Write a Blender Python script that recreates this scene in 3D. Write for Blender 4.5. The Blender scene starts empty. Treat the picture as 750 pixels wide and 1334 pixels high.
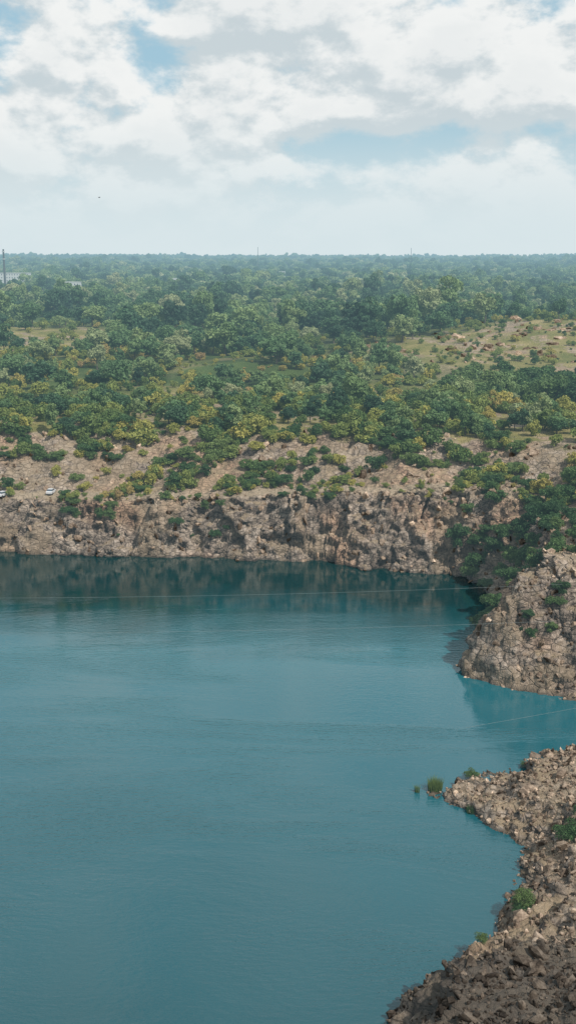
import bpy, bmesh, math, random
import numpy as np
from mathutils import Vector, Matrix
random.seed(7); rng=np.random.default_rng(11)
scene=bpy.context.scene
scene.view_settings.view_transform='Standard'; scene.view_settings.look='None'; scene.view_settings.exposure=0
R=math.radians
# ------------------------------------------------------------------ noise
perm=rng.permutation(256); G3=rng.normal(size=(256,3)); G3/=np.linalg.norm(G3,axis=1)[:,None]
def pn(x,y,z=0.0):
    x,y,z=np.broadcast_arrays(np.asarray(x,float),np.asarray(y,float),np.asarray(z,float))
    xi=np.floor(x).astype(int); yi=np.floor(y).astype(int); zi=np.floor(z).astype(int)
    fx=x-xi; fy=y-yi; fz=z-zi
    ux=fx*fx*fx*(fx*(fx*6-15)+10); uy=fy*fy*fy*(fy*(fy*6-15)+10); uz=fz*fz*fz*(fz*(fz*6-15)+10)
    out=0
    for a in (0,1):
        for b in (0,1):
            for c in (0,1):
                h=perm[(perm[(perm[(xi+a)&255]+yi+b)&255]+zi+c)&255]
                g=G3[h]
                dt=g[...,0]*(fx-a)+g[...,1]*(fy-b)+g[...,2]*(fz-c)
                out=out+dt*(ux if a else 1-ux)*(uy if b else 1-uy)*(uz if c else 1-uz)
    return out*1.6
def fbm(x,y,z=0.0,o=4):
    s=0;a=1;f=1.
    for i in range(o):
        s=s+a*pn(np.asarray(x)*f+17.3*i,np.asarray(y)*f+5.1*i,np.asarray(z)*f+9.7*i); a*=.5; f*=2.03
    return s
RV=rng.random((256,4))
def worley(x,y,z):
    xi=np.floor(x).astype(int); yi=np.floor(y).astype(int); zi=np.floor(z).astype(int)
    F1=np.full(x.shape,9.); F2=np.full(x.shape,9.); ID=np.zeros(x.shape)
    for a in (-1,0,1):
        for b in (-1,0,1):
            for c in (-1,0,1):
                h=perm[(perm[(perm[(xi+a)&255]+yi+b)&255]+zi+c)&255]; r=RV[h]
                d=(xi+a+r[...,0]-x)**2+(yi+b+r[...,1]-y)**2+(zi+c+r[...,2]-z)**2
                n=d<F1
                F2=np.where(n,F1,np.minimum(F2,d)); ID=np.where(n,r[...,3],ID); F1=np.where(n,d,F1)
    return np.sqrt(F1),np.sqrt(F2),ID
def sst(a,b,x):
    t=np.clip((x-a)/(b-a),0,1); return t*t*(3-2*t)
# ------------------------------------------------------------------ terrain definition (metres, z=0 is the lake)
# x, y, cliff width, cliff height, bench width, upper slope width
SH=[(-80,294.5,6,14,6,32),(-36.8,290.5,6,14.5,6,32),(-10,287,6,16,6,32),(15.4,282.8,7,18,6,32),(21.2,277.7,7,18.5,6,32),(42.8,273.4,8,21,5,30),
    (49,262,14,19,5,24),(47,240,16,20,4,22),(41,224,14,20,4,22),(34.5,203,17,25,4,22),(40.5,197.5,17,25,4,22),(51.2,190.3,18,24,4,22),
    (60,187,16,18,5,30),(64,181,14,12,6,40),(58,174,12,7,10,50),(41,167.5,11,4.5,14,50),(30,159.5,9,3.0,14,50),(21.5,153.5,9,3.0,14,50),(27,149.5,9,3.5,14,50),
    (29.4,144.3,9,4,14,50),(33.5,138,8,5,12,50),(29.6,131.2,9,5,12,50),(26.9,122.5,9,5,12,50),(25.5,117,9,5,12,50),(20.5,111.5,7,5.5,10,50),
    (15,107,6,6,8,50),(10.7,101.5,7,8,8,50),(7,93,8,8,8,50),(2,80,9,8,8,50),(-10,66,9,10,8,30),(-40,56,9,12,8,30),(-110,60,9,14,8,30),
    (-165,110,8,14,8,30),(-180,200,8,14,8,30),(-160,270,7,14,6,30),(-120,292,6,14,6,30)]
SH=np.array(SH,float); NS=len(SH)
def shore(x,y):
    best=np.full(x.shape,1e18); W=0; P=[0,0,0,0]; inside=np.zeros(x.shape,bool)
    for i in range(NS):
        a=SH[i]; b=SH[(i+1)%NS]; ex=b[0]-a[0]; ey=b[1]-a[1]; L=ex*ex+ey*ey
        t=np.clip(((x-a[0])*ex+(y-a[1])*ey)/L,0,1)
        d2=(x-a[0]-t*ex)**2+(y-a[1]-t*ey)**2
        best=np.minimum(best,d2); w=math.sqrt(L)/(d2+6)**2; W=W+w
        for k in range(4): P[k]=P[k]+w*(a[2+k]+t*(b[2+k]-a[2+k]))
        c=((a[1]>y)!=(b[1]>y)) & (x < (b[0]-a[0])*(y-a[1])/((b[1]-a[1]) or 1e-9)+a[0])
        inside^=c
    d=np.sqrt(best); d=np.where(inside,-d,d)
    return d,[p/W for p in P]
def hillmask(x,y):
    m=np.exp(-(((x-160)/118)**2+((y-575)/88)**2)**1.6)
    m2=np.exp(-(((x+168)/66)**2+((y-660)/85)**2)**1.4)
    return m,m2
def plateau(x,y):
    m,m2=hillmask(x,y)
    h=29.5+4.2*fbm(x/90,y/80,3.,3)*sst(340,480,y)+14*np.exp(-(((x-175)/120)**2+((y-650)/95)**2))+6*np.exp(-(((x+175)/90)**2+((y-700)/60)**2))
    h=h-4*np.exp(-((y-455)/60)**2)*sst(300,380,y)
    h=h+sst(90,160,x)*sst(360,200,y)*12
    h=h+10*fbm(x/330,y/190,6.,2)*sst(650,1200,y)
    far=np.clip((y-2300)/4500,0,1)
    h=h+far*33+(3*fbm(x/700,y/700,8.,2)+8*fbm(x/420,y/900,2.,3)*far)*np.clip((y-800)/1500,0,1)
    h=h+6*sst(-200,-1500,x)*np.clip((y-2300)/3000,0,1)
    return h
def height(x,y):
    d,(w,c,b,s)=shore(x,y)
    near=sst(420,330,y)
    dp=d+near*(1.3*fbm(x/13,y/13,1.,2)+.55*fbm(x/3.5,y/3.5,2.,2))*sst(-4,2,d)
    w2=w*(1+.35*fbm(x/17,y/17,5.,2))
    h=c*np.clip(dp/w2,0,1)**.9
    h=h+1.0*np.clip((dp-w2)/b,0,1)
    t3=np.clip((dp-w2-b)/s,0,1); t3=.55*t3+.45*t3*t3*(3-2*t3)
    h=h+(plateau(x,y)-c-1.0)*t3
    h=h+np.clip(t3*(1-t3)*4,0,1)*3.2*fbm(x/12,y/10,6.,3)*near
    h=np.where(dp<0.0,np.maximum(dp*.9-.05,-8.),h)
    h=np.where(d>0,np.maximum(h,78.3*np.clip((46-y)/44,0,1)),h)
    return h,d,w2,b,s,t3
def gl(a,b,st): return list(np.arange(a,b,st))
def grow(a,b,st,f):
    o=[];v=a
    while v<b: o.append(v); st*=f; v+=st
    o.append(b); return o
xs=gl(-104,0,.6)+gl(0,62,.34)+gl(62,100,.6); xs=xs+grow(100,9000,.9,1.07); xs=[-v for v in grow(104.6,9000,.9,1.07)][::-1]+xs
ys=[-v for v in grow(0,400,3,1.3)][::-1][:-1]+gl(0,90,1.5)+gl(90,200,.36)+gl(200,268,.45)+gl(268,300,.24)+gl(300,345,.4)+grow(345,12000,.6,1.028)
xs=np.array(xs); ys=np.array(ys)
X,Y=np.meshgrid(xs,ys); nx=len(xs); ny=len(ys)
H,D,W2,B,S,T3=height(X,Y)
gy,gx=np.gradient(D,ys,xs); gl_=np.sqrt(gx*gx+gy*gy)+1e-6; gx/=gl_; gy/=gl_
PX=X.copy();PY=Y.copy();PZ=H.copy()
m=(D>-3)&(D<60)&(np.abs(X)<130)&(Y<360)&(Y>60)
x=X[m];y=Y[m];z=H[m];d=D[m];cm=sst(-2,1,d)*sst(W2[m]+4,W2[m]-1,d); um=sst(-1,1,d)*(1-.75*sst(.7,1,T3[m]))
f1,f2,idd=worley(x/3.4,y/3.4,z/2.2)
g1,g2,ide=worley(x/1.5+9,y/1.5,z/.9)
k1,k2,idk=worley(x/9,y/9,z/30.+3)
edge=np.clip((f2-f1)*3,0,1)
disp=cm*((idd-.45)*2.2+(ide-.5)*.9+(idk-.5)*3.8-(1-edge)*.6)
near=(y<205)
disp=np.where(near,disp*.45,disp)
PX[m]-=gx[m]*disp; PY[m]-=gy[m]*disp
PZ[m]+=um*((idd-.5)*.9+(ide-.5)*.45+(idk-.5)*.8)*np.where(cm>.5,1,.6)
PZ[m]+=um*.5*fbm(x/2.,y/2.,z/2.,2)
nv=nx*ny
co=np.stack([PX.ravel(),PY.ravel(),PZ.ravel()],1)
ii=np.arange(nv).reshape(ny,nx)
F=np.stack([ii[:-1,:-1],ii[:-1,1:],ii[1:,1:],ii[1:,:-1]],-1).reshape(-1,4)
me=bpy.data.meshes.new('terrain')
me.vertices.add(nv); me.vertices.foreach_set('co',co.ravel())
me.loops.add(F.size); me.loops.foreach_set('vertex_index',F.ravel().astype(np.int32))
me.polygons.add(len(F)); me.polygons.foreach_set('loop_start',np.arange(0,F.size,4,dtype=np.int32)); me.polygons.foreach_set('loop_total',np.full(len(F),4,np.int32))
me.update(calc_edges=True)
hm,hm2=hillmask(X,Y)
veg=sst(.6,1.05,T3); veg=np.maximum(veg,.36*sst(0,.2,T3)); veg=veg*np.where(Y<262,np.where(X>0,.75,1),1); veg=veg*(1-.4*sst(450,370,Y)*(Y>262))
bench=sst(W2-.5,W2+1,D)*sst(W2+B+.5,W2+B-1,D)*(Y>262)
dry=np.clip(hm*1.4+hm2*1.4,0,1)+sst(470,380,Y)+np.clip(fbm(X/60,Y/60,12.,3)*1.2,0,.8)*sst(1000,700,Y); dry=np.clip(dry,0,1)
dark=sst(113,104,Y)*sst(0,4,D)*(X>0)  # near right shore, where shadow is painted into the ground colour
for n,a in (('veg',veg),('bench',bench),('dry',dry),('dark',dark)):
    at=me.attributes.new(n,'FLOAT','POINT'); at.data.foreach_set('value',a.ravel().astype(np.float32))
terrain=bpy.data.objects.new('terrain',me); scene.collection.objects.link(terrain)
# ------------------------------------------------------------------ material helpers
def newmat(n):
    mt=bpy.data.materials.new(n); mt.use_nodes=True; nt=mt.node_tree; nt.nodes.clear(); return mt,nt
class N:
    def __init__(s,nt): s.nt=nt
    def n(s,t,**k):
        q=s.nt.nodes.new(t)
        for a,b in k.items(): setattr(q,a,b)
        return q
    def l(s,a,b): s.nt.links.new(a,b)
    def noise(s,vec,scale,det=4,rough=.55,dist=0):
        q=s.n('ShaderNodeTexNoise'); q.inputs['Scale'].default_value=scale; q.inputs['Detail'].default_value=det; q.inputs['Roughness'].default_value=rough; q.inputs['Distortion'].default_value=dist
        if vec is not None: s.l(vec,q.inputs['Vector'])
        return q.outputs['Fac']
    def ramp(s,fac,stops):
        q=s.n('ShaderNodeValToRGB'); e=q.color_ramp.elements
        while len(e)<len(stops): e.new(.5)
        for i,(p,c) in enumerate(stops):
            e[i].position=p; e[i].color=(c if len(c)==4 else (*c,1))
        s.l(fac,q.inputs['Fac']); return q.outputs['Color']
    def mr(s,v,a,b,c=0,d=1,smooth=True):
        q=s.n('ShaderNodeMapRange'); q.interpolation_type='SMOOTHSTEP' if smooth else 'LINEAR'
        s.l(v,q.inputs['Value'])
        for i,val in zip((1,2,3,4),(a,b,c,d)): q.inputs[i].default_value=val
        return q.outputs['Result']
    def mix(s,f,a,b,mode='MIX'):
        q=s.n('ShaderNodeMix',data_type='RGBA',blend_type=mode)
        for sock,v in ((q.inputs[0],f),(q.inputs[6],a),(q.inputs[7],b)):
            if isinstance(v,(int,float)): sock.default_value=v
            elif isinstance(v,tuple): sock.default_value=(*v,1)
            else: s.l(v,sock)
        return q.outputs[2]
    def math(s,op,a,b=None,clamp=False):
        q=s.n('ShaderNodeMath',operation=op,use_clamp=clamp)
        for i,v in enumerate((a,b)):
            if v is None: continue
            if isinstance(v,(int,float)): q.inputs[i].default_value=v
            else: s.l(v,q.inputs[i])
        return q.outputs[0]
    def attr(s,name,typ='GEOMETRY'):
        q=s.n('ShaderNodeAttribute',attribute_name=name,attribute_type=typ); return q.outputs['Fac']
    def out(s,sh,haze=True):
        """surface output, with the air light of the distance (world position based) added"""
        o=s.n('ShaderNodeOutputMaterial')
        if not haze: s.l(sh,o.inputs[0]); return
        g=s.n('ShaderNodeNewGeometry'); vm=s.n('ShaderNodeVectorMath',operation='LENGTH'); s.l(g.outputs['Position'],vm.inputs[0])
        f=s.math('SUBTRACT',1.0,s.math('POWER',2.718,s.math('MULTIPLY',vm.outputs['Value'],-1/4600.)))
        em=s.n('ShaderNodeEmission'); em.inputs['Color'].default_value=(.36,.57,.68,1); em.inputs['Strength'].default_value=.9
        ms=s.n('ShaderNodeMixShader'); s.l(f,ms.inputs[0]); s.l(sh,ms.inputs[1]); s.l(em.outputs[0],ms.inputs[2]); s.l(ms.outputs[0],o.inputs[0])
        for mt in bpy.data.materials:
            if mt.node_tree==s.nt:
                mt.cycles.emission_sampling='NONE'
def simple(name,col,rough=.6,metal=0,var=.15,scale=3):
    mt,nt=newmat(name); k=N(nt); tc=k.n('ShaderNodeTexCoord')
    c=k.mix(k.noise(tc.outputs['Object'],scale),tuple(v*(1-var) for v in col),tuple(min(1,v*(1+var)) for v in col))
    b=k.n('ShaderNodeBsdfPrincipled'); b.inputs['Roughness'].default_value=rough; b.inputs['Metallic'].default_value=metal
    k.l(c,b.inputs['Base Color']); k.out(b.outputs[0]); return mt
ROCK=[(.22,(.060,.050,.043)),(.42,(.185,.148,.122)),(.56,(.30,.245,.20)),(.74,(.45,.375,.315))]
def rockcol(k,pos):
    a=k.noise(pos,.9,6,.65); b=k.noise(pos,.12,4,.6); c=k.noise(pos,5,3,.6)
    f=k.math('ADD',k.math('MULTIPLY',a,.5),k.math('ADD',k.math('MULTIPLY',b,.3),k.math('MULTIPLY',c,.2)))
    f=k.mr(f,.32,.68,0.05,.95,False)
    return k.ramp(f,ROCK)
mt,nt=newmat('terrain_ground'); k=N(nt); geo=k.n('ShaderNodeNewGeometry'); pos=geo.outputs['Position']
rc=rockcol(k,pos)
rc=k.mix(k.mr(k.noise(pos,.05,3),.45,.65),rc,k.mix(1.,rc,(1.2,.97,.82),'MULTIPLY'))
mp=k.n('ShaderNodeMapping'); mp.inputs['Scale'].default_value=(.45,.45,.9); k.l(pos,mp.inputs[0])
vo=k.n('ShaderNodeTexVoronoi',feature='DISTANCE_TO_EDGE'); vo.inputs['Scale'].default_value=1.; k.l(mp.outputs[0],vo.inputs['Vector'])
crack=k.mr(vo.outputs['Distance'],.0,.09,.45,1.)
crm=k.n('ShaderNodeMix',data_type='RGBA',blend_type='MULTIPLY'); crm.inputs[0].default_value=1; k.l(rc,crm.inputs[6]); k.l(crack,crm.inputs[7]); rc=crm.outputs[2]
dirt=k.mix(k.noise(pos,.4,5),(.19,.145,.095),(.38,.29,.19))
n1=k.noise(pos,.22,5,.6); n2=k.noise(pos,1.3,4)
sep=k.n('ShaderNodeSeparateXYZ'); k.l(geo.outputs['Normal'],sep.inputs[0])
flat=k.mr(sep.outputs['Z'],.6,.92)
c=k.mix(k.math('MULTIPLY',flat,k.mr(n1,.35,.6,.15,.85)),rc,dirt)
c=k.mix(k.math('MULTIPLY',k.attr('bench'),.7),c,k.mix(n2,(.25,.20,.14),(.38,.31,.23)))
grass_dry=k.ramp(k.noise(pos,.06,5,.65),[(.3,(.10,.12,.035)),(.5,(.20,.18,.065)),(.7,(.33,.265,.13))])
grass_g=k.ramp(k.noise(pos,.03,5,.6),[(.35,(.03,.055,.018)),(.6,(.07,.11,.03)),(.75,(.15,.17,.055))])
gr=k.mix(k.attr('dry'),grass_g,grass_dry)
gr=k.mix(k.mr(n2,.3,.7,.0,.45),gr,k.mix(.5,gr,(.03,.04,.012)))
vf=k.math('ADD',k.attr('veg'),k.math('SUBTRACT',n1,.5)); vf=k.mr(vf,.33,.55)
vf=k.math('MULTIPLY',vf,k.mr(sep.outputs['Z'],.45,.8))
outc=k.math('MULTIPLY',k.attr('dry'),k.mr(k.noise(pos,.045,6,.7),.50,.58)); c2=k.mix(vf,c,gr); c=k.mix(outc,c2,k.mix(.5,rc,dirt))
zz=k.n('ShaderNodeSeparateXYZ'); k.l(pos,zz.inputs[0])
wet=k.mr(zz.outputs['Z'],.1,.9,.45,1.)
w_=k.n('ShaderNodeMix',data_type='RGBA',blend_type='MULTIPLY'); w_.inputs[0].default_value=1; k.l(c,w_.inputs[6]); k.l(wet,w_.inputs[7]); c=w_.outputs[2]
c=k.mix(k.math('MULTIPLY',k.attr('dark'),.8),c,k.mix(n2,(.03,.027,.025),(.10,.086,.074)))  # painted shadow on the near right shore
bs=k.n('ShaderNodeBsdfPrincipled'); bs.inputs['Roughness'].default_value=.9; bs.inputs['Specular IOR Level'].default_value=.15
k.l(c,bs.inputs['Base Color'])
hgt=k.math('ADD',k.noise(pos,1.6,6,.7),k.math('MULTIPLY',crack,.5))
bp=k.n('ShaderNodeBump'); bp.inputs['Strength'].default_value=.9; bp.inputs['Distance'].default_value=.8; k.l(hgt,bp.inputs['Height']); k.l(bp.outputs[0],bs.inputs['Normal'])
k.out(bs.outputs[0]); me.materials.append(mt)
def rockmat(name,mult):
    mt,nt=newmat(name); k=N(nt); geo=k.n('ShaderNodeNewGeometry'); pos=geo.outputs['Position']
    rc=rockcol(k,pos); oi=k.n('ShaderNodeObjectInfo')
    t=k.ramp(oi.outputs['Random'],[(0,(.4,.39,.38)),(.45,(.75,.72,.69)),(.85,(1.05,1.0,.94)),(1,(1.6,1.5,1.4))])
    c=k.mix(1.,rc,t,'MULTIPLY'); c=k.mix(1.,c,mult,'MULTIPLY')
    b=k.n('ShaderNodeBsdfPrincipled'); b.inputs['Roughness'].default_value=.9; b.inputs['Specular IOR Level'].default_value=.15; k.l(c,b.inputs['Base Color'])
    bp=k.n('ShaderNodeBump'); bp.inputs['Strength'].default_value=.6; bp.inputs['Distance'].default_value=.15; k.l(k.noise(pos,5,5,.7),bp.inputs['Height']); k.l(bp.outputs[0],b.inputs['Normal'])
    k.out(b.outputs[0],False); return mt
rock_m=rockmat('loose_rock',(1.,1.,1.)); rock_dark=rockmat('dark_rock',(.34,.36,.38))  # second one is a shaded copy: near-shore shadow painted into the rock colour
def leafmat(name,stops,trans=.3,mult=1.0):
    mt,nt=newmat(name); k=N(nt); oi=k.n('ShaderNodeObjectInfo'); geo=k.n('ShaderNodeNewGeometry'); tc=k.n('ShaderNodeTexCoord')
    f=k.math('ADD',k.math('MULTIPLY',oi.outputs['Random'],.68),k.math('MULTIPLY',k.mr(k.noise(geo.outputs['Position'],.012,3),.35,.65),.32))
    c=k.ramp(f,stops)
    v=k.mr(k.noise(tc.outputs['Object'],7,3),.3,.7,.6*mult,1.45*mult,False)
    q=k.n('ShaderNodeMix',data_type='RGBA',blend_type='MULTIPLY'); q.inputs[0].default_value=1; k.l(c,q.inputs[6]); k.l(v,q.inputs[7]); c=q.outputs[2]
    b=k.n('ShaderNodeBsdfPrincipled'); b.inputs['Roughness'].default_value=.6; b.inputs['Specular IOR Level'].default_value=.25; k.l(c,b.inputs['Base Color'])
    tr=k.n('ShaderNodeBsdfTranslucent'); k.l(c,tr.inputs['Color'])
    ms=k.n('ShaderNodeMixShader'); ms.inputs[0].default_value=trans; k.l(b.outputs[0],ms.inputs[1]); k.l(tr.outputs[0],ms.inputs[2])
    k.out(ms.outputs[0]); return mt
leaf_tree=leafmat('tree_leaves',[(.08,(.026,.064,.036)),(.30,(.052,.110,.052)),(.50,(.10,.172,.068)),(.70,(.18,.245,.095)),(.92,(.28,.30,.16))])
leaf_shrub=leafmat('shrub_leaves',[(.08,(.05,.10,.032)),(.3,(.10,.155,.045)),(.55,(.20,.235,.062)),(.8,(.35,.31,.075)),(.98,(.31,.22,.10))])
leaf_bush=leafmat('bush_leaves',[(.1,(.028,.068,.026)),(.5,(.055,.112,.036)),(.9,(.14,.19,.06))])
bark=simple('bark',(.09,.07,.055),.9)
# ------------------------------------------------------------------ meshes for plants and rocks
def tube(V,Fc,p0,p1,r0,r1,n=6):
    p0=np.array(p0,float);p1=np.array(p1,float);a=p1-p0;a=a/(np.linalg.norm(a)+1e-9)
    t=np.cross(a,[.3,.9,.2]);t=t/np.linalg.norm(t);b=np.cross(a,t); s=len(V)
    for p,r in ((p0,r0),(p1,r1)):
        for i in range(n):
            an=2*math.pi*i/n; V.append(tuple(p+r*(math.cos(an)*t+math.sin(an)*b)))
    for i in range(n): Fc.append((s+i,s+(i+1)%n,s+n+(i+1)%n,s+n+i))
def plant(name,mat,seed,nb,lpb,ls,cz,rx,rz,br,trunk=True):
    r=np.random.default_rng(seed); V=[];Fc=[]
    cen=[]
    for i in range(nb):
        v=r.normal(size=3); v/=np.linalg.norm(v); q=r.random()**.45
        p=np.array([v[0]*rx*q,v[1]*rx*q,cz+v[2]*rz*q]); 
        if p[2]<.07: p[2]=.07+r.random()*.1
        cen.append((p,br*(.65+.75*r.random())))
    if trunk:
        top=np.array([r.normal()*.02,r.normal()*.02,cz])
        tube(V,Fc,(0,0,-.05),top*[1,1,.5],.028,.02); tube(V,Fc,top*[1,1,.5],top,.02,.012)
        for p,_ in cen[:9]: tube(V,Fc,top*[1,1,.45+.4*r.random()],p,.011,.004,5)
    else:
        for p,_ in cen[:7]: tube(V,Fc,(r.normal()*.03,r.normal()*.03,-.05),p,.012,.004,4)
    nbk=len(Fc)
    for p,rad in cen:
        n=int(lpb*(rad/br)**2)+6
        v=r.normal(size=(n,3)); v/=np.linalg.norm(v,axis=1)[:,None]; v[:,2]=np.where(v[:,2]<-.35,-v[:,2],v[:,2])
        q=rad*(.72+.38*r.random(n))
        c=p+v*q[:,None]*[1,1,.8]; c[:,2]=np.maximum(c[:,2],.01)
        nn=v*.8+r.normal(size=(n,3))*.55; nn/=np.linalg.norm(nn,axis=1)[:,None]
        t=np.cross(nn,r.normal(size=(n,3))); t/=np.linalg.norm(t,axis=1)[:,None]; b=np.cross(nn,t)
        s=ls*(.6+.8*r.random(n))[:,None]
        for i in range(n):
            k0=len(V); T=t[i]*s[i];Bb=b[i]*s[i]*.62
            V.extend([tuple(c[i]-T),tuple(c[i]-Bb),tuple(c[i]+T),tuple(c[i]+Bb)]); Fc.append((k0,k0+1,k0+2,k0+3))
    mh=bpy.data.meshes.new(name); mh.from_pydata(V,[],Fc); mh.materials.append(mat); mh.materials.append(bark)
    mi=np.zeros(len(Fc),np.int32); mi[:nbk]=1; mh.polygons.foreach_set('material_index',mi); mh.update()
    return mh
def coll(name,meshes):
    c=bpy.data.collections.new(name)
    for i,mh in enumerate(meshes):
        c.objects.link(bpy.data.objects.new(mh.name,mh))
    return c
treesN=coll('deciduous_trees',[plant('deciduous_tree_%d'%i,leaf_tree,100+i,[22,26,19,30,20,24][i],70,.040,[.56,.58,.55,.52,.6,.5][i],[.30,.36,.27,.42,.24,.46][i],[.30,.28,.34,.27,.36,.32][i],.135) for i in range(6)])
treesF=coll('distant_trees',[plant('distant_tree_%d'%i,leaf_tree,200+i,10,32,.075,.55,[.36,.44,.5][i],.30,.19) for i in range(3)])
shr=coll('shrubs',[plant('shrub_%d'%i,leaf_shrub,300+i,14+3*i,48,.060,.42,[.42,.55,.48,.6][i],[.38,.34,.40,.30][i],.20,False) for i in range(4)])
bsh=coll('green_bushes',[plant('green_bush_%d'%i,leaf_bush,400+i,20+3*i,90,.040,.42,[.42,.55,.48,.6][i],[.40,.36,.42,.32][i],.18,False) for i in range(4)])
def rock(name,seed,mat):
    r=np.random.default_rng(seed); bm=bmesh.new(); sc=np.array([1,.65+.35*r.random(),.45+.35*r.random()])
    for i in range(15):
        v=r.normal(size=3); v/=np.linalg.norm(v); v=np.sign(v)*np.abs(v)**.7; bm.verts.new(v*sc*(.8+.25*r.random()))
    bmesh.ops.convex_hull(bm,input=bm.verts)
    for v in [v for v in bm.verts if not v.link_faces]: bm.verts.remove(v)
    mh=bpy.data.meshes.new(name); bm.to_mesh(mh); bm.free(); mh.materials.append(mat); return mh
rocks=coll('loose_rocks',[rock('rock_%d'%i,500+i,rock_m) for i in range(8)])
rocksD=coll('dark_rocks',[rock('dark_rock_%d'%i,520+i,rock_dark) for i in range(6)])
# ------------------------------------------------------------------ scattering
def scatter(name,P,scl,rot,cl):
    n=len(P); mh=bpy.data.meshes.new(name); mh.vertices.add(n); mh.vertices.foreach_set('co',np.asarray(P,np.float32).ravel())
    a=mh.attributes.new('scl','FLOAT_VECTOR','POINT'); a.data.foreach_set('vector',np.asarray(scl,np.float32).ravel())
    a=mh.attributes.new('rot','FLOAT_VECTOR','POINT'); a.data.foreach_set('vector',np.asarray(rot,np.float32).ravel())
    a=mh.attributes.new('idx','INT','POINT'); a.data.foreach_set('value',rng.integers(0,len(cl.objects),n).astype(np.int32))
    ob=bpy.data.objects.new(name,mh); scene.collection.objects.link(ob)
    ng=bpy.data.node_groups.new(name,'GeometryNodeTree')
    ng.interface.new_socket('Geometry',in_out='INPUT',socket_type='NodeSocketGeometry'); ng.interface.new_socket('Geometry',in_out='OUTPUT',socket_type='NodeSocketGeometry')
    gi=ng.nodes.new('NodeGroupInput'); go=ng.nodes.new('NodeGroupOutput'); iop=ng.nodes.new('GeometryNodeInstanceOnPoints')
    ci=ng.nodes.new('GeometryNodeCollectionInfo'); ci.inputs['Collection'].default_value=cl; ci.inputs['Separate Children'].default_value=True; ci.inputs['Reset Children'].default_value=True
    def na(nm,t):
        q=ng.nodes.new('GeometryNodeInputNamedAttribute'); q.data_type=t; q.inputs['Name'].default_value=nm
        return [o for o in q.outputs if o.enabled and o.name=='Attribute'][0]
    L=ng.links.new
    L(gi.outputs[0],iop.inputs['Points']); L(ci.outputs[0],iop.inputs['Instance']); iop.inputs['Pick Instance'].default_value=True
    L(na('idx','INT'),iop.inputs['Instance Index']); L(na('rot','FLOAT_VECTOR'),iop.inputs['Rotation']); L(na('scl','FLOAT_VECTOR'),iop.inputs['Scale'])
    L(iop.outputs[0],go.inputs[0])
    md=ob.modifiers.new('scatter','NODES'); md.node_group=ng; return ob
def zrot(n): r=np.zeros((n,3)); r[:,2]=rng.random(n)*6.283; r[:,0]=rng.normal(size=n)*.06; return r
def vscl(s,j=.15): n=len(s); return np.stack([s*(1+j*rng.normal(size=n)),s*(1+j*rng.normal(size=n)),s*(1+j*rng.normal(size=n))],1)
ax=np.gradient(xs); ay=np.gradient(ys); AREA=ax[None,:]*ay[:,None]
def pick(mask,dens):
    p=(AREA*dens*mask).ravel(); n=rng.poisson(p.sum())
    idx=rng.choice(len(p),size=n,p=p/p.sum()); 
    j=rng.random((n,2))-.5
    P=co[idx].copy(); P[:,0]+=j[:,0]*ax[idx%nx]*.8; P[:,1]+=j[:,1]*ay[idx//nx]*.8
    return P
A=np.abs
farside=(Y>262)&(Y<350)&(A(X)<120)
clf=farside&(D>-.3)&(D<W2+1)
slope=farside&(T3>.0)&(T3<.98)
right=(X>0)&(X<95)&(Y<262)&(D>-.6)
P=pick(clf*1.0,.30); s=.35+.5*rng.random(len(P))**2*2; scatter('cliff_rocks',P,vscl(s,.25),rng.random((len(P),3))*6.28,rocks)
P=pick(slope*np.clip(fbm(X/12,Y/12,4.,2)+.4,0,1),.16); s=.3+1.3*rng.random(len(P))**3; scatter('slope_rocks',P,vscl(s,.25),rng.random((len(P),3))*6.28,rocks)
mr_=right&(D<32)&(Y>109)&(Y<192)
P=pick(mr_*1.0,3.0); s=.10+.34*rng.random(len(P))**2.2; P[:,2]+=s*.3; scatter('rubble',P,vscl(s,.25),rng.random((len(P),3))*6.28,rocks)
P=pick(mr_*np.clip(fbm(X/6,Y/6,3.,2)+.5,0,1.2),.26); s=.4+1.0*rng.random(len(P))**2.8; P[:,2]+=s*.3; scatter('boulders',P,vscl(s,.2),rng.random((len(P),3))*6.28,rocks)
mr2=right&(D<30)&(Y>=192)&(Y<262)
P=pick(mr2*1.0,.7); s=.2+.9*rng.random(len(P))**3.; scatter('headland_rocks',P,vscl(s,.25),rng.random((len(P),3))*6.28,rocks)
mr3=(X>0)&(X<60)&(D>-.5)&(D<30)&(Y<110)&(Y>85)
P=pick(mr3*1.0,4.2); s=.10+.34*rng.random(len(P))**2.2; scatter('dark_rubble',P,vscl(s,.3),rng.random((len(P),3))*6.28,rocksD)
P=pick(mr3*1.0,.28); s=.4+.75*rng.random(len(P))**2; P[:,2]+=s*.2; scatter('dark_boulders',P,vscl(s,.25),rng.random((len(P),3))*6.28,rocksD)
n_=fbm(X/16,Y/16,7.,3); n3_=fbm(X/7,Y/7,27.,2)
P=pick(clf*np.clip(n_+.2,0,1)*sst(2,6,H),.08); s=1.4+2.4*rng.random(len(P)); scatter('cliff_bushes',P,vscl(s),zrot(len(P)),bsh)
P=pick(slope*np.clip(n_+.3+.7*n3_,0,1.2),.19); s=1.0+3.6*rng.random(len(P))**1.7; scatter('slope_shrubs',P,vscl(s),zrot(len(P)),shr)
P=pick(slope*np.clip(n_+.25,0,1),.055); s=1.8+3.6*rng.random(len(P))**1.3; scatter('slope_bushes',P,vscl(s),zrot(len(P)),bsh)
edge_=farside&(D>W2-.8)&(D<W2+B+2)
P=pick(edge_*np.clip(n_+.45,0,1),.28); s=.7+2.2*rng.random(len(P))**2; scatter('bench_shrubs',P,vscl(s),zrot(len(P)),shr)
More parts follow.
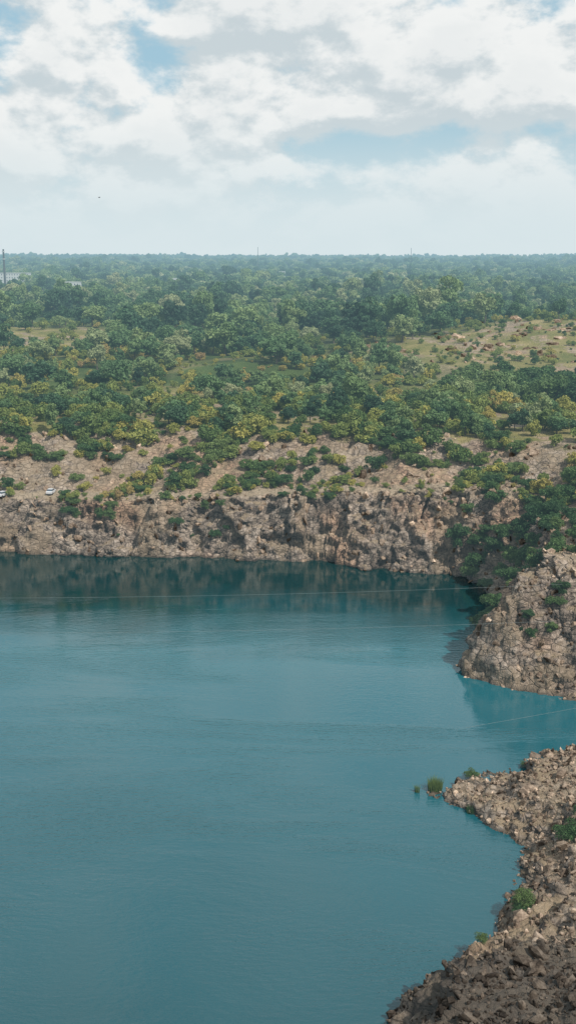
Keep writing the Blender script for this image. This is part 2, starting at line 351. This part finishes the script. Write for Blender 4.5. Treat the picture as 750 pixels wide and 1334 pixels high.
crest=(Y<385)&(Y>300)&(A(X)<130)&(T3>.72)
P=pick(crest*np.clip(n_+.3+.6*n3_,0,1),.09); s=1.6+4.8*rng.random(len(P))**1.2; scatter('crest_shrubs',P,vscl(s),zrot(len(P)),shr)
P=pick(crest*np.clip(fbm(X/14,Y/14,17.,2)+.05,0,1),.05); s=5+4.5*rng.random(len(P)); scatter('crest_trees',P,vscl(s),zrot(len(P)),treesN)
th=(X>42)&(X<110)&(Y>205+(X-33.8)*.5+5)&(Y<276)&(D>-.2)&(D<45)
P=pick(th*np.clip(n_+.65,0,1),.095); s=2.4+3.4*rng.random(len(P)); scatter('bay_thicket',P,vscl(s),zrot(len(P)),bsh)
hl=(X>33)&(X<80)&(Y>188)&(Y<225)&(D>1)
P=pick(hl*np.clip(n_+.05,0,1),.06); s=1.0+2.2*rng.random(len(P)); scatter('headland_bushes',P,vscl(s),zrot(len(P)),bsh)
# ------------------------------------------------------------------ forest
BUILD=[(-455,1770,62,110),(-282,1460,30,120),(-173,1690,20,90),(183,800,14,70),(-12,2300,25,160)]
def forest_pts(y0,y1,sp,keep=1.0):
    gx_=np.arange(-.36*y1-40,.36*y1+40,sp); gy_=np.arange(y0,y1,sp)
    a,b=np.meshgrid(gx_,gy_); a=a.ravel()+rng.random(a.size)*sp*.95; b=b.ravel()+rng.random(b.size)*sp*.95
    k_=A(a)<.32*b+30; a=a[k_];b=b[k_]
    for bx,by,hw,fr in BUILD:
        k_=~((A(a-bx)<hw)&(b>by-fr)&(b<by+20)); a=a[k_];b=b[k_]
    return a,b
def clear(a,b):
    m1,m2=hillmask(a,b); f=fbm(a/70,b/45,2.,3)
    c=np.clip(m1*1.5,0,1)+np.clip(m2*1.6,0,1)+sst(.12,.34,f)*sst(1600,700,b)
    c=c+np.exp(-((a+25)/26)**2-((b-520)/34)**2)*1.3+np.exp(-((a-25)/28)**2-((b-432)/20)**2)*1.2
    return np.clip(c,0,1)
def put(name,a,b,s,cl,j=.15):
    h=height(a,b)[0]
    return scatter(name,np.stack([a,b,h-.1],1),vscl(s,j),zrot(len(a)),cl)
a,b=forest_pts(345,660,4.6); c_=clear(a,b); r_=rng.random(len(a)); k_=r_>np.where(c_>.5,.74,.52+.4*fbm(a/40,b/40,3.,2)+.15*sst(430,370,b)); a=a[k_];b=b[k_];c_=c_[k_]
s=(1.6+5.0*rng.random(len(a))**1.6)*np.where(c_>.5,.6,1); put('scrubland_shrubs',a,b,s,shr)
a,b=forest_pts(352,640,9.0); c_=clear(a,b); cl_=fbm(a/38,b/30,9.,3); k_=(rng.random(len(a))<sst(-.15,.55,cl_+.28*sst(380,520,b))*.85*(1-c_)); a=a[k_];b=b[k_]
s=5+9*rng.random(len(a))**1.4+3*sst(420,600,b); put('woodland_trees',a,b,s,treesN)
a=108+rng.normal(size=60)*20; b=430+rng.normal(size=60)*13; put('grove_trees',a,b,9+5*rng.random(60),bsh)
a=160+rng.normal(size=700)*55; b=585+rng.normal(size=700)*40; k_=fbm(a/16,b/16,44.,2)>.05; a=a[k_];b=b[k_]; put('hill_outcrop_rocks',a,b,.8+2.6*rng.random(len(a))**2,rocks,.3)
a,b=forest_pts(640,1500,13.0); c_=clear(a,b); k_=(rng.random(len(a))<(1-c_)*np.clip(.7+.9*fbm(a/80,b/60,5.,2),0.1,1)); a=a[k_];b=b[k_]
s=9+14*rng.random(len(a))**1.4+6*np.clip(fbm(a/150,b/90,6.,2),-1,1); put('forest_trees',a,b,np.clip(s,6,28),treesN)
a,b=forest_pts(640,1400,10.5); c_=clear(a,b); k_=rng.random(len(a))<np.where(c_>.5,.26,.5); a=a[k_];b=b[k_]; put('forest_undergrowth',a,b,2.5+5*rng.random(len(a)),shr)
a,b=forest_pts(1500,3200,21.0); s=13+9*rng.random(len(a))+8*np.clip(fbm(a/260,b/160,6.,2),-1,1); k_=rng.random(len(a))<np.clip(.85+fbm(a/200,b/90,15.,2),.15,1); put('distant_forest',a[k_],b[k_],np.clip(s[k_],8,30),treesF,.2)
a,b=forest_pts(3200,7400,36.0); s=16+13*rng.random(len(a))+11*np.clip(fbm(a/500,b/300,6.,2),-1,1); put('horizon_forest',a,b,np.clip(s,9,44),treesF,.2)
# ------------------------------------------------------------------ water
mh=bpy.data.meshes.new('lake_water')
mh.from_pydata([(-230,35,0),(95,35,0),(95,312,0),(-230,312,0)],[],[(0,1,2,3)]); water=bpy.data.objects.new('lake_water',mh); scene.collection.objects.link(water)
mt,nt=newmat('lake_water'); k=N(nt); geo=k.n('ShaderNodeNewGeometry'); pos=geo.outputs['Position']
b=k.n('ShaderNodeBsdfPrincipled'); b.inputs['Roughness'].default_value=.04; b.inputs['IOR'].default_value=1.6
# base colour along Y: far-shore reflection painted darker, mid-lake sheen painted lighter
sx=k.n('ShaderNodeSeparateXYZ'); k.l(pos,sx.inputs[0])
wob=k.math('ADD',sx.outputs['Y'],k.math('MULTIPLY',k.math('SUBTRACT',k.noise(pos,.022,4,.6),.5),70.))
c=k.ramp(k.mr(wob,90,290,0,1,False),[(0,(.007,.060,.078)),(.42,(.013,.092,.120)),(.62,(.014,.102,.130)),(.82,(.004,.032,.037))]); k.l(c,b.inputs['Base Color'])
mp=k.n('ShaderNodeMapping'); mp.inputs['Rotation'].default_value=(0,0,R(12)); mp.inputs['Scale'].default_value=(.5,1.3,1); k.l(pos,mp.inputs[0])
rip=k.noise(mp.outputs[0],1.3,3,.6); big=k.noise(mp.outputs[0],.35,2)
mp2=k.n('ShaderNodeMapping'); mp2.inputs['Scale'].default_value=(.010,.040,1); mp2.inputs['Rotation'].default_value=(0,0,R(-10)); k.l(pos,mp2.inputs[0])
calm=k.mr(k.noise(mp2.outputs[0],1.,5,.6,.8),.40,.62,.2,1.)
calm=k.math('MULTIPLY',calm,k.mr(sx.outputs['Y'],130,265,2.6,.5))
hh=k.math('MULTIPLY',k.math('ADD',rip,k.math('MULTIPLY',big,.5)),calm)
bp=k.n('ShaderNodeBump'); bp.inputs['Strength'].default_value=1; bp.inputs['Distance'].default_value=.085; k.l(hh,bp.inputs['Height']); k.l(bp.outputs[0],b.inputs['Normal'])
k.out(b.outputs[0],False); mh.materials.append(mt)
# ------------------------------------------------------------------ small built things
def obj(name,V,Fc,mat,parent=None,bevel=0):
    bm=bmesh.new(); vs=[bm.verts.new(v) for v in V]
    for f in Fc: bm.faces.new([vs[i] for i in f])
    bmesh.ops.recalc_face_normals(bm,faces=bm.faces)
    if bevel: bmesh.ops.bevel(bm,geom=list(bm.edges),offset=bevel,segments=2,affect='EDGES')
    mh=bpy.data.meshes.new(name); bm.to_mesh(mh); bm.free(); mh.materials.append(mat)
    ob=bpy.data.objects.new(name,mh); scene.collection.objects.link(ob); 
    if parent: ob.parent=parent
    return ob
BF=[(0,1,2,3),(4,5,6,7),(0,1,5,4),(1,2,6,5),(2,3,7,6),(3,0,4,7)]
def box(name,x0,x1,y0,y1,z0,z1,mat,parent=None,bevel=0):
    return obj(name,[(x0,y0,z0),(x1,y0,z0),(x1,y1,z0),(x0,y1,z0),(x0,y0,z1),(x1,y0,z1),(x1,y1,z1),(x0,y1,z1)],BF,mat,parent,bevel)
def empty(name,loc,rz=0):
    e=bpy.data.objects.new(name,None); e.location=loc; e.rotation_euler=(0,0,rz); scene.collection.objects.link(e); return e
def cyl(name,p0,p1,r0,r1,mat,parent=None,n=12):
    V=[];Fc=[]; tube(V,Fc,p0,p1,r0,r1,n); Fc.append(tuple(range(n))[::-1]); Fc.append(tuple(range(n,2*n))); return obj(name,V,Fc,mat,parent)
white=simple('white_render',(.45,.46,.45)); glass=simple('window_glass',(.05,.07,.09),.15); redr=simple('red_roof_tiles',(.34,.14,.10)); grey=simple('grey_roof',(.38,.38,.38)); steel=simple('steel',(.06,.06,.065),.5)
def hz(x,y): return float(height(np.array([float(x)]),np.array([float(y)]))[0][0])
def block(name,x,y,w,dp,top,floors,roofmat):
    z=min(hz(x,y)-.5,top-6); ht=top-z
    e=empty(name,(x,y,z)); box('walls',-w/2,w/2,-dp/2,dp/2,0,ht,white,e); box('roof',-w/2-.4,w/2+.4,-dp/2-.4,dp/2+.4,ht+.003,ht+.7,roofmat,e)
    V=[];Fc=[]; fh=ht/floors; nw=max(2,int(w/4))
    for f in range(floors):
        for i in range(nw):
            cx=-w/2+(i+.5)*w/nw; z0=f*fh+fh*.3; s=len(V)
            for q in ((-.7,-dp/2-.02,0),(.7,-dp/2-.02,0),(.7,-dp/2-.02,fh*.4),(-.7,-dp/2-.02,fh*.4)): V.append((cx+q[0],q[1],z0+q[2]))
            Fc.append((s,s+1,s+2,s+3))
    obj('windows',V,Fc,glass,e); box('door',-1,1,-dp/2-.06,-dp/2-.003,0,2.4,steel,e); return e
block('apartment_building',-455,1770,98,14,55.5,6,grey)
block('warehouse_building',-282,1460,24,16,48,3,white)
block('farm_building',-173,1690,11,10,48.5,3,white)
block('distant_building',-12,2300,12,12,51,4,white)
e=empty('white_house',(183,800,hz(183,800)+1.5),R(12))
box('walls',-4.6,4.6,-3.5,3.5,-3,4.4,white,e)
obj('roof',[(-5,-4,4.4),(5,-4,4.4),(5,4,4.4),(-5,4,4.4),(-5,0,7),(5,0,7)],[(0,1,5,4),(2,3,4,5),(0,4,3),(1,2,5),(0,3,2,1)],redr,e)
for i,cx in enumerate((-3,0,3)): box('window_%d'%i if i!=1 else 'door',cx-.55,cx+.55,-3.54,-3.503,1.4 if i!=1 else 0,2.7,glass,e)
box('chimney',1.5,2.2,.3,1.0,5.9,7.8,redr,e)
def mast(name,x,y,top,r):
    e=empty(name,(x,y,hz(x,y))); h=top-e.location.z
    cyl('shaft',(0,0,-1),(0,0,h),r,r*.6,steel,e)
    cyl('upper_band',(0,0,h*.93),(0,0,h*.95),r*1.1,r*1.1,white,e); cyl('lower_band',(0,0,h*.75),(0,0,h*.77),r*1.15,r*1.15,white,e); cyl('base',(0,0,-1),(0,0,4),r*1.8,r*1.4,steel,e)
mast('factory_chimney',-437,1735,92,2.0)
mast('radio_mast',-80,3000,106,.9); mast('radio_mast.001',327,3000,104,.9)
cwhite=simple('white_car_paint',(.5,.51,.53),.3,0,.03); tyre=simple('tyre',(.02,.02,.02),.8)
def car(name,x,y,rz,paint):
    i=np.argmin((co[:,0]-x)**2+(co[:,1]-y)**2); e=empty(name,(x,y,float(co[i,2])+.1),rz)
    prof=[(-2.15,.35),(2.15,.35),(2.2,.75),(1.95,.95),(1.15,1.02),(-1.75,1.08),(-2.2,.9)]
    n=len(prof); V=[(p[0],-.85,p[1]) for p in prof]+[(p[0],.85,p[1]) for p in prof]
    obj('body',V,[tuple(range(n)),tuple(range(n,2*n))[::-1]]+[(i,(i+1)%n,n+(i+1)%n,n+i) for i in range(n)],paint,e,.04)
    gp=[(-1.7,1.0),(1.1,1.0),(.4,1.47),(-1.25,1.49)]; V=[(p[0],-.72 if p[1]>1.2 else -.8,p[1]) for p in gp]+[(p[0],.72 if p[1]>1.2 else .8,p[1]) for p in gp]
    obj('cabin_glass',V,[(0,1,2,3),(7,6,5,4)]+[(i,(i+1)%4,4+(i+1)%4,4+i) for i in range(4)],glass,e,.02)
    box('roof_panel',-1.2,.36,-.7,.7,1.475,1.53,paint,e,.02)
    for k_,(wx,wy) in enumerate(((-1.35,-.8),(1.35,-.8),(-1.35,.8),(1.35,.8))): cyl('wheel_%d'%k_,(wx,wy-.11,.33),(wx,wy+.11,.33),.33,.33,tyre,e,16)
    box('front_lights',2.17,2.215,-.75,.75,.62,.75,glass,e)
car('parked_car',-80.3,303.5,R(60),cwhite); car('parked_car.001',-67,304.2,R(85),cwhite)
def cable(name,p0,p1,sag,r):
    V=[];Fc=[];pts=[]
    for i in range(61):
        t=i/60; p=np.array(p0,float)*(1-t)+np.array(p1,float)*t; p[2]-=sag*4*t*(1-t); pts.append(p)
    for i in range(60): tube(V,Fc,pts[i],pts[i+1],r,r,5)
    return obj(name,V,Fc,simple(name,(.16,.19,.19),.6),None)
cable('overhead_cable',(-190,203,19),(52,200,19.5),3.0,.018)
cable('overhead_cable.001',(-190,190,17),(49,193,14.5),3.0,.018)
cable('mooring_cable',(29,178,-.3),(66,181,5.5),.1,.018)
def bush(name,x,y,s,mh,dz=-.1,sz=1):
    i=np.argmin((co[:,0]-x)**2+(co[:,1]-y)**2); ob=bpy.data.objects.new(name,mh); ob.location=(x,y,max(0,float(co[i,2]))+dz); ob.scale=(s,s,s*sz); ob.rotation_euler=(0,0,random.random()*6); scene.collection.objects.link(ob)
fine=[plant('bush_fine_%d'%i,leaf_bush,600+i,34,120,.024,.42,.48,.38,.16,False) for i in range(2)]
for x_,y_,s_ in ((38,134,4.2),(40.5,135.5,3.5),(29,121,3.2),(28.3,119,2.4),(22.5,113.2,1.6),(28.8,158.8,2.2),(43,141,2.2),(38,163,1.4)):
    bush('bush',x_,y_,s_,fine[int(x_)%2])
def reeds(name,x,y,n,rad,ht):
    V=[];Fc=[]
    for i in range(n):
        a=random.random()*6.28;q=rad*math.sqrt(random.random()); bx=q*math.cos(a);by=q*math.sin(a); h=ht*(.6+.5*random.random()); lx=random.gauss(0,.18)*h; ly=random.gauss(0,.18)*h; w=.03
        an=random.random()*3.14; cx=w*math.cos(an); cy=w*math.sin(an); s=len(V)
        V+= [(bx-cx,by-cy,-.2),(bx+cx,by+cy,-.2),(bx+cx*.8+lx*.4,by+cy*.8+ly*.4,h*.6),(bx-cx*.8+lx*.4,by-cy*.8+ly*.4,h*.6),(bx+lx,by+ly,h)]
        Fc+=[(s,s+1,s+2,s+3),(s+3,s+2,s+4)]
    ob=obj(name,V,Fc,leaf_bush); ob.location=(x,y,0)
reeds('reed_clump',22.6,155.0,420,1.1,2.2); reeds('reed_clump.001',19.8,154.5,60,.4,1.3); reeds('reed_clump.002',27,148,120,.7,1.2)
e=empty('bird',(-19.5,118,86.0),R(40)); dk=simple('bird_feathers',(.05,.05,.055))
V=[];Fc=[]; tube(V,Fc,(-.2,0,0),(0,0,.01),.02,.06,8); tube(V,Fc,(0,0,.01),(.18,0,.02),.06,.025,8); tube(V,Fc,(.18,0,.02),(.26,0,.02),.025,.002,8); obj('bird_body',V,Fc,dk,e)
obj('wings',[(-.06,0,.04),(.08,0,.04),(.06,.28,.14),(-.05,.5,.10),(-.1,.26,.12),(.06,-.28,.14),(-.05,-.5,.10),(-.1,-.26,.12)],[(0,1,2,4),(4,2,3),(1,0,7,5),(7,6,5)],dk,e)
e.scale=(.6,.6,.6)
# ------------------------------------------------------------------ sun and sky
EL=R(48); AZ=R(138)   # azimuth clockwise from +Y
sd=Vector((math.cos(EL)*math.sin(AZ),math.cos(EL)*math.cos(AZ),math.sin(EL)))
sl=bpy.data.lights.new('sun','SUN'); sl.energy=5.0; sl.angle=R(.5); sl.color=(1,.94,.85); so=bpy.data.objects.new('sun',sl); so.rotation_euler=sd.to_track_quat('Z','Y').to_euler(); scene.collection.objects.link(so)
w=bpy.data.worlds.new('World'); scene.world=w; w.use_nodes=True; nt=w.node_tree; nt.nodes.clear(); k=N(nt)
sky=k.n('ShaderNodeTexSky',sky_type='NISHITA'); sky.sun_disc=False; sky.sun_elevation=EL; sky.sun_rotation=AZ; sky.altitude=100; sky.dust_density=1.5
tc=k.n('ShaderNodeTexCoord'); d_=tc.outputs['Generated']; sp=k.n('ShaderNodeSeparateXYZ'); k.l(d_,sp.inputs[0]); z_=sp.outputs['Z']
def cl(off):
    mp=k.n('ShaderNodeMapping'); mp.inputs['Location'].default_value=(off[0],off[1],off[2]); mp.inputs['Scale'].default_value=(1,1,1.8); k.l(d_,mp.inputs[0])
    return k.noise(mp.outputs[0],8.2,9,.57,.1)
OFF=(5.4,.4,1.2)
n0=cl(OFF); n1_=cl((OFF[0]+.008,OFF[1],OFF[2]+.030))
mpb=k.n('ShaderNodeMapping'); mpb.inputs['Scale'].default_value=(1,1,2.5); mpb.inputs['Location'].default_value=(1.3,0,0); k.l(d_,mpb.inputs[0]); broad=k.noise(mpb.outputs[0],3.0,2,.5)
den=k.math('ADD',n0,k.math('MULTIPLY',k.math('SUBTRACT',broad,.5),.22))
cov=k.mr(den,.37,.49)
lit=k.mr(k.math('SUBTRACT',n0,n1_),-.08,.06,0,1)
core=k.mr(den,.50,.66,0,1)
ccol=k.mix(lit,(5.9,6.6,6.9),(9.1,9.15,9.0)); ccol=k.mix(k.math('MULTIPLY',core,.2),ccol,(5.9,6.5,6.8))
base=k.mix(.75,sky.outputs[0],(3.8,6.1,7.3))
col=k.mix(k.math('MULTIPLY',cov,.95),base,ccol)
hzf=k.mr(z_,.02,.135,.97,.0)
col=k.mix(hzf,col,(6.8,7.8,8.1))
bg=k.n('ShaderNodeBackground'); bg.inputs['Strength'].default_value=.1; k.l(col,bg.inputs['Color']); o=k.n('ShaderNodeOutputWorld'); k.l(bg.outputs[0],o.inputs[0])
# ------------------------------------------------------------------ camera
cam=bpy.data.cameras.new('camera'); cam.sensor_fit='VERTICAL'; cam.sensor_height=24; cam.lens=24*1430/1334; cam.clip_end=30000; cam.clip_start=.5
cob=bpy.data.objects.new('camera',cam); cob.location=(0,0,80); cob.rotation_euler=(R(90-13.07),0,0); scene.collection.objects.link(cob); scene.camera=cob
